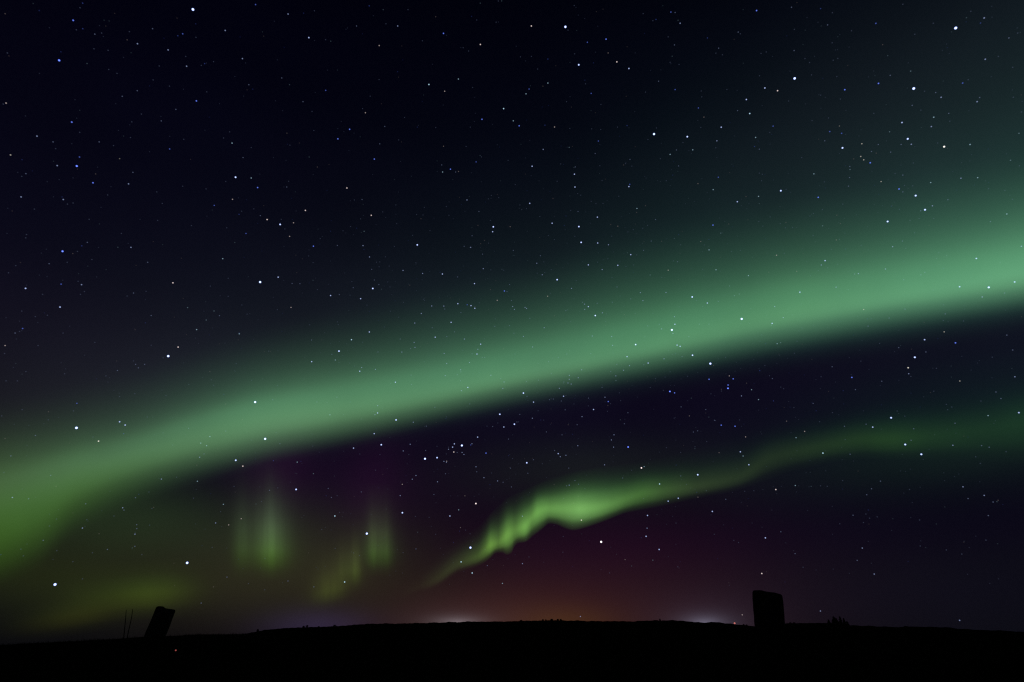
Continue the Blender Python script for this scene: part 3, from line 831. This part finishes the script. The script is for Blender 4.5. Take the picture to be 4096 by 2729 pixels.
 (2048, 1364): "1137 34 4w,925 41 2w,1058 145 3w,1080 228 2w,1026 270 2w,1252 204 3w,1398 165 2w,1518 39 3w,1546 50 3w,1660 132 4w,1824 209 5w,964 217 1w,955 322 2w,956 365 1c,641 266 2w,609 339 2w,527 317 2w,526 353 2w,515 387 2w,544 397 2w,477 378 1w,475 388 0w,361 302 1w,105 480 4w,138 510 1w,435 436 2w,243 361 1w,132 375 1w,474 509 3w,496 503 0w,198 563 3w,380 535 1w,360 533 0w,344 541 1w,453 553 1w,489 634 1w,703 526 1w,855 518 2w,885 558 3b,750 631 3w,644 697 2w,187 711 2w,22 766 4w,45 746 1w,60 745 0w,72 676 1w,599 771 1w,316 837 1w,460 864 1w,828 427 1w,1452 465 4b,1495 478 3b,1812 353 3b,1998 322 2o,2034 349 3b,1987 406 3b,1986 436 4b,2203 449 2c,2110 506 2w,2267 540 2c,1555 607 1w,1631 690 1o,1782 631 1w,1862 730 1w,1870 733 0w,1924 775 3b,2051 785 3b,2092 727 0w,2148 883 2o,1066 661 1w,1033 762 1w,938 864 2w,914 911 2w,934 977 2w,1068 976 4b,605 964 2w,392 1008 1w,425 1037 3w,444 1065 2w,496 1052 2w,136 1121 4w,197 1093 1w,146 1217 1w,522 1170 1w,851 1140 2w,1190 1168 4o,1215 1156 2c,1018 1261 1w,1357 1316 3c,1708 1231 4w,2100 1020 3w,2125 1059 2c,2178 1139 3w,526 1327 2w,502 1333 1w,579 1285 1w,612 1318 1w,1436 1474 3w,1529 1447 3w,1710 1437 1o,1966 1457 1w,1552 1242 1w,1420 982 0w,1904 1028 1o,1707 827 1w,1668 838 1w,190 56 2w,504 121 1w,725 117 1w,425 153 1w,335 192 1w,757 147 0w,240 207 0w,1454 284 0w,1320 347 0w,1564 145 1w,1440 90 0w,2278 274 1b,987 478 0w,570 580 0w,2224 1378 0w,2140 1383 0w,1212 220 1w,1210 1450 0w,908 283 1w,1100 1190 0w,26 120 0w,118 256 0w",
 (3072, 1364): "84 26 2c,116 16 1c,1724 18 3b,1350 151 4w,1452 102 1w,1289 247 3y,1294 302 2w,1314 327 0w,1764 369 2y,2270 330 2w,771 336 3b,1046 371 1w,1548 252 0w,804 448 1w,590 238 1w,1132 707 4w,963 793 3w,902 766 1w,703 785 1w,1340 808 1w,1316 914 1w,1262 953 4w,1410 1043 4w,1700 960 2w,1964 963 1w,2034 978 1w,2307 660 3w,2024 687 2c,1720 757 1w,1690 608 0w,1640 584 0w,1652 633 0w,1958 553 0w,2142 530 1w,2096 470 1w,337 832 2o,258 890 2c,505 1032 3c,755 1042 1w,50 552 1b,415 575 1w,171 738 1o,251 1330 2c,72 1367 3o,1793 1342 2w,1988 1421 2w,2070 1482 1w,908 1415 1w,952 1360 1w,1034 1290 1w,545 1337 0w,484 1333 0w,40 347 1w,854 186 0w,1910 1066 0w,1952 1127 0w,1188 645 0w,1202 62 1w,2250 84 1w,2116 1466 0o,1840 1450 1w,1258 692 0w,144 440 0w,118 425 0w,488 330 0w,710 908 0w,475 743 0w,2062 150 0w",
 (0, 1900): "1983 442 2w,2218 403 2o,2103 460 2o,1257 458 1w,1258 494 1w,1241 545 2w,1240 657 1w,758 489 2w,398 602 1w,1721 809 5w,506 1008 5w,988 686 1w,1850 1179 1w,2087 940 1w,670 798 0w,758 956 0w,850 716 0w,1376 462 0w,1048 378 0w,520 406 0w,798 412 0w,455 470 0w,192 683 0w,215 745 0w,2028 338 0w",
 (1024, 1900): "725 378 3c,1346 348 4w,1019 540 5w,1783 378 3w,1972 669 5w,1886 800 3c,1988 902 3c,2127 834 1w,815 985 3c,1471 681 1w,2266 998 2c,294 976 1w,532 1030 1w,80 1057 0w,1880 485 1o,1928 508 0w,728 676 0w,1466 382 0w",
 (2048, 1900): "96 380 2w,96 816 2w,638 416 3o,820 616 5o,1246 373 3w,1242 490 2w,1233 565 3w,1353 686 3w,1842 336 3w,1295 784 1c,1040 779 1o,2330 579 3w,2297 907 3o,2117 1287 2o,629 1302 2w,1508 443 0w,1860 546 0w,2040 602 0w,468 711 0w,722 395 0w,2083 622 0w",
 (3072, 1900): "782 371 1w,867 673 2w,820 786 1w,977 912 2w,249 724 1w,118 523 1w,482 1252 2w,1762 1338 2w,2026 374 1w,660 450 0w,900 360 0w,1004 386 0w,934 398 0w,1394 415 0w,2004 600 0w,1782 728 0w,1640 690 0w",
}
STARS = []
for (ox, oy), rows in STAR_TABLE.items():
    for s in rows.split(","):
        x, y, c = s.split()
        STARS.append((ox + float(x) * 1024 / 2354, oy + float(y) * 682 / 1568, int(c[0]), c[1]))

TINT = {'w': (0.54, 0.66, 1.0), 'b': (0.16, 0.26, 1.0), 'c': (0.60, 0.92, 1.0), 'o': (1.0, 0.80, 0.68), 'y': (1.0, 0.92, 0.70)}
SIZE = {5: 2.1, 4: 1.62, 3: 1.32, 2: 1.2, 1: 1.2, 0: 1.2}           # across, in pixels of the final picture
LIGHT = {5: 2.9, 4: 1.8, 3: 0.92, 2: 0.38, 1: 0.135, 0: 0.052}
STAR_R = 9000.0
PIX = 4.0 / F


def star_place(px, py, spread=0.0):
    return EYE + direction(px, py) * STAR_R


star_mesh = {}


def star_mesh_for(cl, tint):
    if (cl, tint) not in star_mesh:
        bm = bmesh.new()
        bmesh.ops.create_icosphere(bm, subdivisions=2, radius=1.0)
        me = mesh_of("star", bm, True)
        me.materials.append(glow_material("starlight", TINT[tint], LIGHT[cl], True))
        star_mesh[(cl, tint)] = me
    return star_mesh[(cl, tint)]


# the landmarks other stars are described from: position in the photo, its own full label, its short name
MARKS = [
    (772, 38, "brilliant white star high up in the darkest corner of sky", "the darkest corner's brilliant star"),
    (2261, 108, "largest brilliant white star at the top middle of the sky", "the brilliant top middle star"),
    (3823, 113, "brilliant white star at the top of the sky over the arc's high end", "the greenish top corner's brilliant star"),
    (3178, 314, "brilliant blue-fringed white star, left one of the two high at upper right", "the upper right pair's left star"),
    (3655, 354, "brilliant blue-fringed white star, right one of the two high at upper right", "the upper right pair's right star"),
    (2616, 537, "brilliant white star alone between the top middle and the arc", "the brilliant lone upper middle star"),
    (1041, 1129, "brilliant white star alone in the dark well above the arc's low half", "the dark mid-left brilliant star"),
    (2687, 1320, "brilliant white star inside the broad arc, right of middle", "the arc's left brilliant star"),
    (2967, 1276, "brilliant white star inside the broad arc, farthest right of its brilliant ones", "the arc's right brilliant star"),
    (673, 1425, "brilliant blue-fringed white star just above the arc's low end", "the arc low end's brilliant star"),
    (306, 1712, "brilliant white star on the upper edge of the arc's low end", "the low upper-edge brilliant star"),
    (1020, 1609, "brilliant white star shining through the upper edge of the arc's low half", "the low half's brilliant star"),
    (1060, 1756, "brilliant reddish-rimmed white star inside the lower side of the arc", "the reddish-rimmed brilliant star"),
    (1700, 1835, "brilliant blue-white star just left of the small star cluster", "the cluster's left brilliant neighbour"),
    (1847, 1782, "brilliant blue-white star, brightest of the small cluster under the arc", "the cluster's brilliant star"),
    (749, 2252, "brilliant white star above and past the leaning stone", "the leaning stone's brilliant star"),
    (220, 2338, "brilliant white star lowest in the dark greenish corner over the land", "the brilliant lowest star"),
    (1467, 2135, "brilliant white star between the faint upright rays", "the rays' brilliant star"),
    (1882, 2191, "brilliant white star just above the ribbon's fading tail", "the ribbon tail's brilliant star"),
    (2405, 2168, "brilliant red-and-white star just beneath the brightest part of the ribbon", "the red-and-white brilliant star"),
    (2841, 1455, "brilliant white star at the arc's lower edge, right of middle", "the arc's lower-edge brilliant star"),
    (3564, 1672, "bright white star just above the ribbon's dim far end", "the star above the dim ribbon"),
    (3685, 1818, "bright blue-fringed star just under the ribbon's dim far end", "the star under the dim ribbon"),
    (237, 242, "bright blue star alone in the darkest corner, below its brilliant one", "the darkest corner's blue star"),
    (250, 1006, "bright blue star near the sky's dark side edge, midway up", "the edge's midway blue star"),
    (307, 665, "bright blue star near the sky's dark side edge, a third of the way down", "the edge's upper blue star"),
    (942, 709, "bright white star in the dark with a greenish twin close beside it", "the star with a greenish twin"),
    (1669, 980, "bright blue-white star alone above the middle of the arc", "the star above the arc's middle"),
    (2315, 907, "bright white star, upper one of a steep pair above the arc", "the steep pair's upper star"),
    (2050, 1697, "bright white star at the dark lower edge under the arc's middle", "the star under the arc's middle"),
    (3600, 784, "bright warm-white star in the green veil at right, highest of three", "the green veil's warm star"),
    (3954, 1150, "bright white star in the arc's far right end", "the arc far end's bright star"),
]
COLOUR_WORD = {'w': 'white', 'b': 'blue', 'c': 'pale cyan', 'o': 'reddish', 'y': 'yellowish'}
SIZE_WORD = {5: 'brilliant', 4: 'bright', 3: 'clear', 2: 'small', 1: 'faint', 0: 'faint'}
COMPASS = ["right of", "upper right of", "above", "upper left of", "left of", "lower left of", "below", "lower right of"]
ORD = ["nearest", "second", "third", "fourth", "fifth", "sixth", "seventh", "eighth", "ninth", "tenth", "eleventh", "twelfth", "thirteenth",
       "fourteenth", "fifteenth", "sixteenth", "seventeenth", "eighteenth", "nineteenth", "twentieth"]
STARS.sort(key=lambda s: -s[2])
singles, rest = STARS[:300], STARS[300:]
marks, others = {}, []
for i, s in enumerate(singles):
    best = min(range(len(MARKS)), key=lambda m: math.hypot(MARKS[m][0] - s[0], MARKS[m][1] - s[1]))
    if math.hypot(MARKS[best][0] - s[0], MARKS[best][1] - s[1]) < 14 and best not in marks.values():
        marks[i] = best
labels = {i: MARKS[m][2] for i, m in marks.items()}
bucket = {}
for i, s in enumerate(singles):
    if i in marks:
        continue
    m = min(marks.values(), key=lambda q: math.hypot(MARKS[q][0] - s[0], MARKS[q][1] - s[1]))
    dx, dy = s[0] - MARKS[m][0], MARKS[m][1] - s[1]
    k = int(round(math.atan2(dy, dx) / (math.pi / 4))) % 8
    bucket.setdefault((m, k), []).append((math.hypot(dx, dy), i))
for (m, k), lst in bucket.items():
    lst.sort()
    for q, (_, i) in enumerate(lst):
        s = singles[i]
        head = f"{SIZE_WORD[s[2]]} {COLOUR_WORD[s[3]]} star"
        labels[i] = f"{head} {COMPASS[k]} {MARKS[m][3]}" if len(lst) == 1 else f"{head}, {ORD[q]} out {COMPASS[k]} {MARKS[m][3]}"
proto = {}
for i, (px, py, cl, tint) in enumerate(singles):
    if (cl, tint) not in proto:
        o = link("star", star_mesh_for(cl, tint))
        proto[(cl, tint)] = o
    else:
        o = proto[(cl, tint)].copy()
        COL.objects.link(o)
    o.location = star_place(px, py)
    r = STAR_R * SIZE[cl] * PIX / 2
    o.scale = (r, r, r)
    tag(o, labels[i], "star", "stars large enough to pick out")

# the fainter stars nobody would count: one object
bm = bmesh.new()
dust_mats, slot = [], {}
faint = [(px, py, cl, t) for px, py, cl, t in rest]
for i in range(1500):                                    # the barely visible star dust, denser behind the arc's middle
    if i % 2:
        px, py = random.gauss(2500, 900), random.gauss(1400, 520)
    else:
        px, py = random.uniform(0, 4096), random.uniform(0, 2400)
    if 0 < px < 4096 and 0 < py < 2350:
        faint.append((px, py, -1 if random.random() < 0.8 else 0, random.choice('wwwwbco')))
SIZE[-1], LIGHT[-1] = 1.1, 0.024
for px, py, cl, t in faint:
    if (cl, t) not in slot:
        slot[(cl, t)] = len(dust_mats)
        dust_mats.append(glow_material("faint_starlight", TINT[t], LIGHT[cl], True))
    before = len(bm.faces)
    bmesh.ops.create_icosphere(bm, subdivisions=1, radius=STAR_R * SIZE[cl] * PIX / 2, matrix=Matrix.Translation(star_place(px, py)))
    bm.faces.ensure_lookup_table()
    for f in bm.faces[before:]:
        f.material_index = slot[(cl, t)]
o = link("faint_stars", mesh_of("faint_stars", bm, True))
for m in dust_mats:
    o.data.materials.append(m)
tag(o, "scatter of the faintest stars over the whole night sky", "stars", kind="stuff")
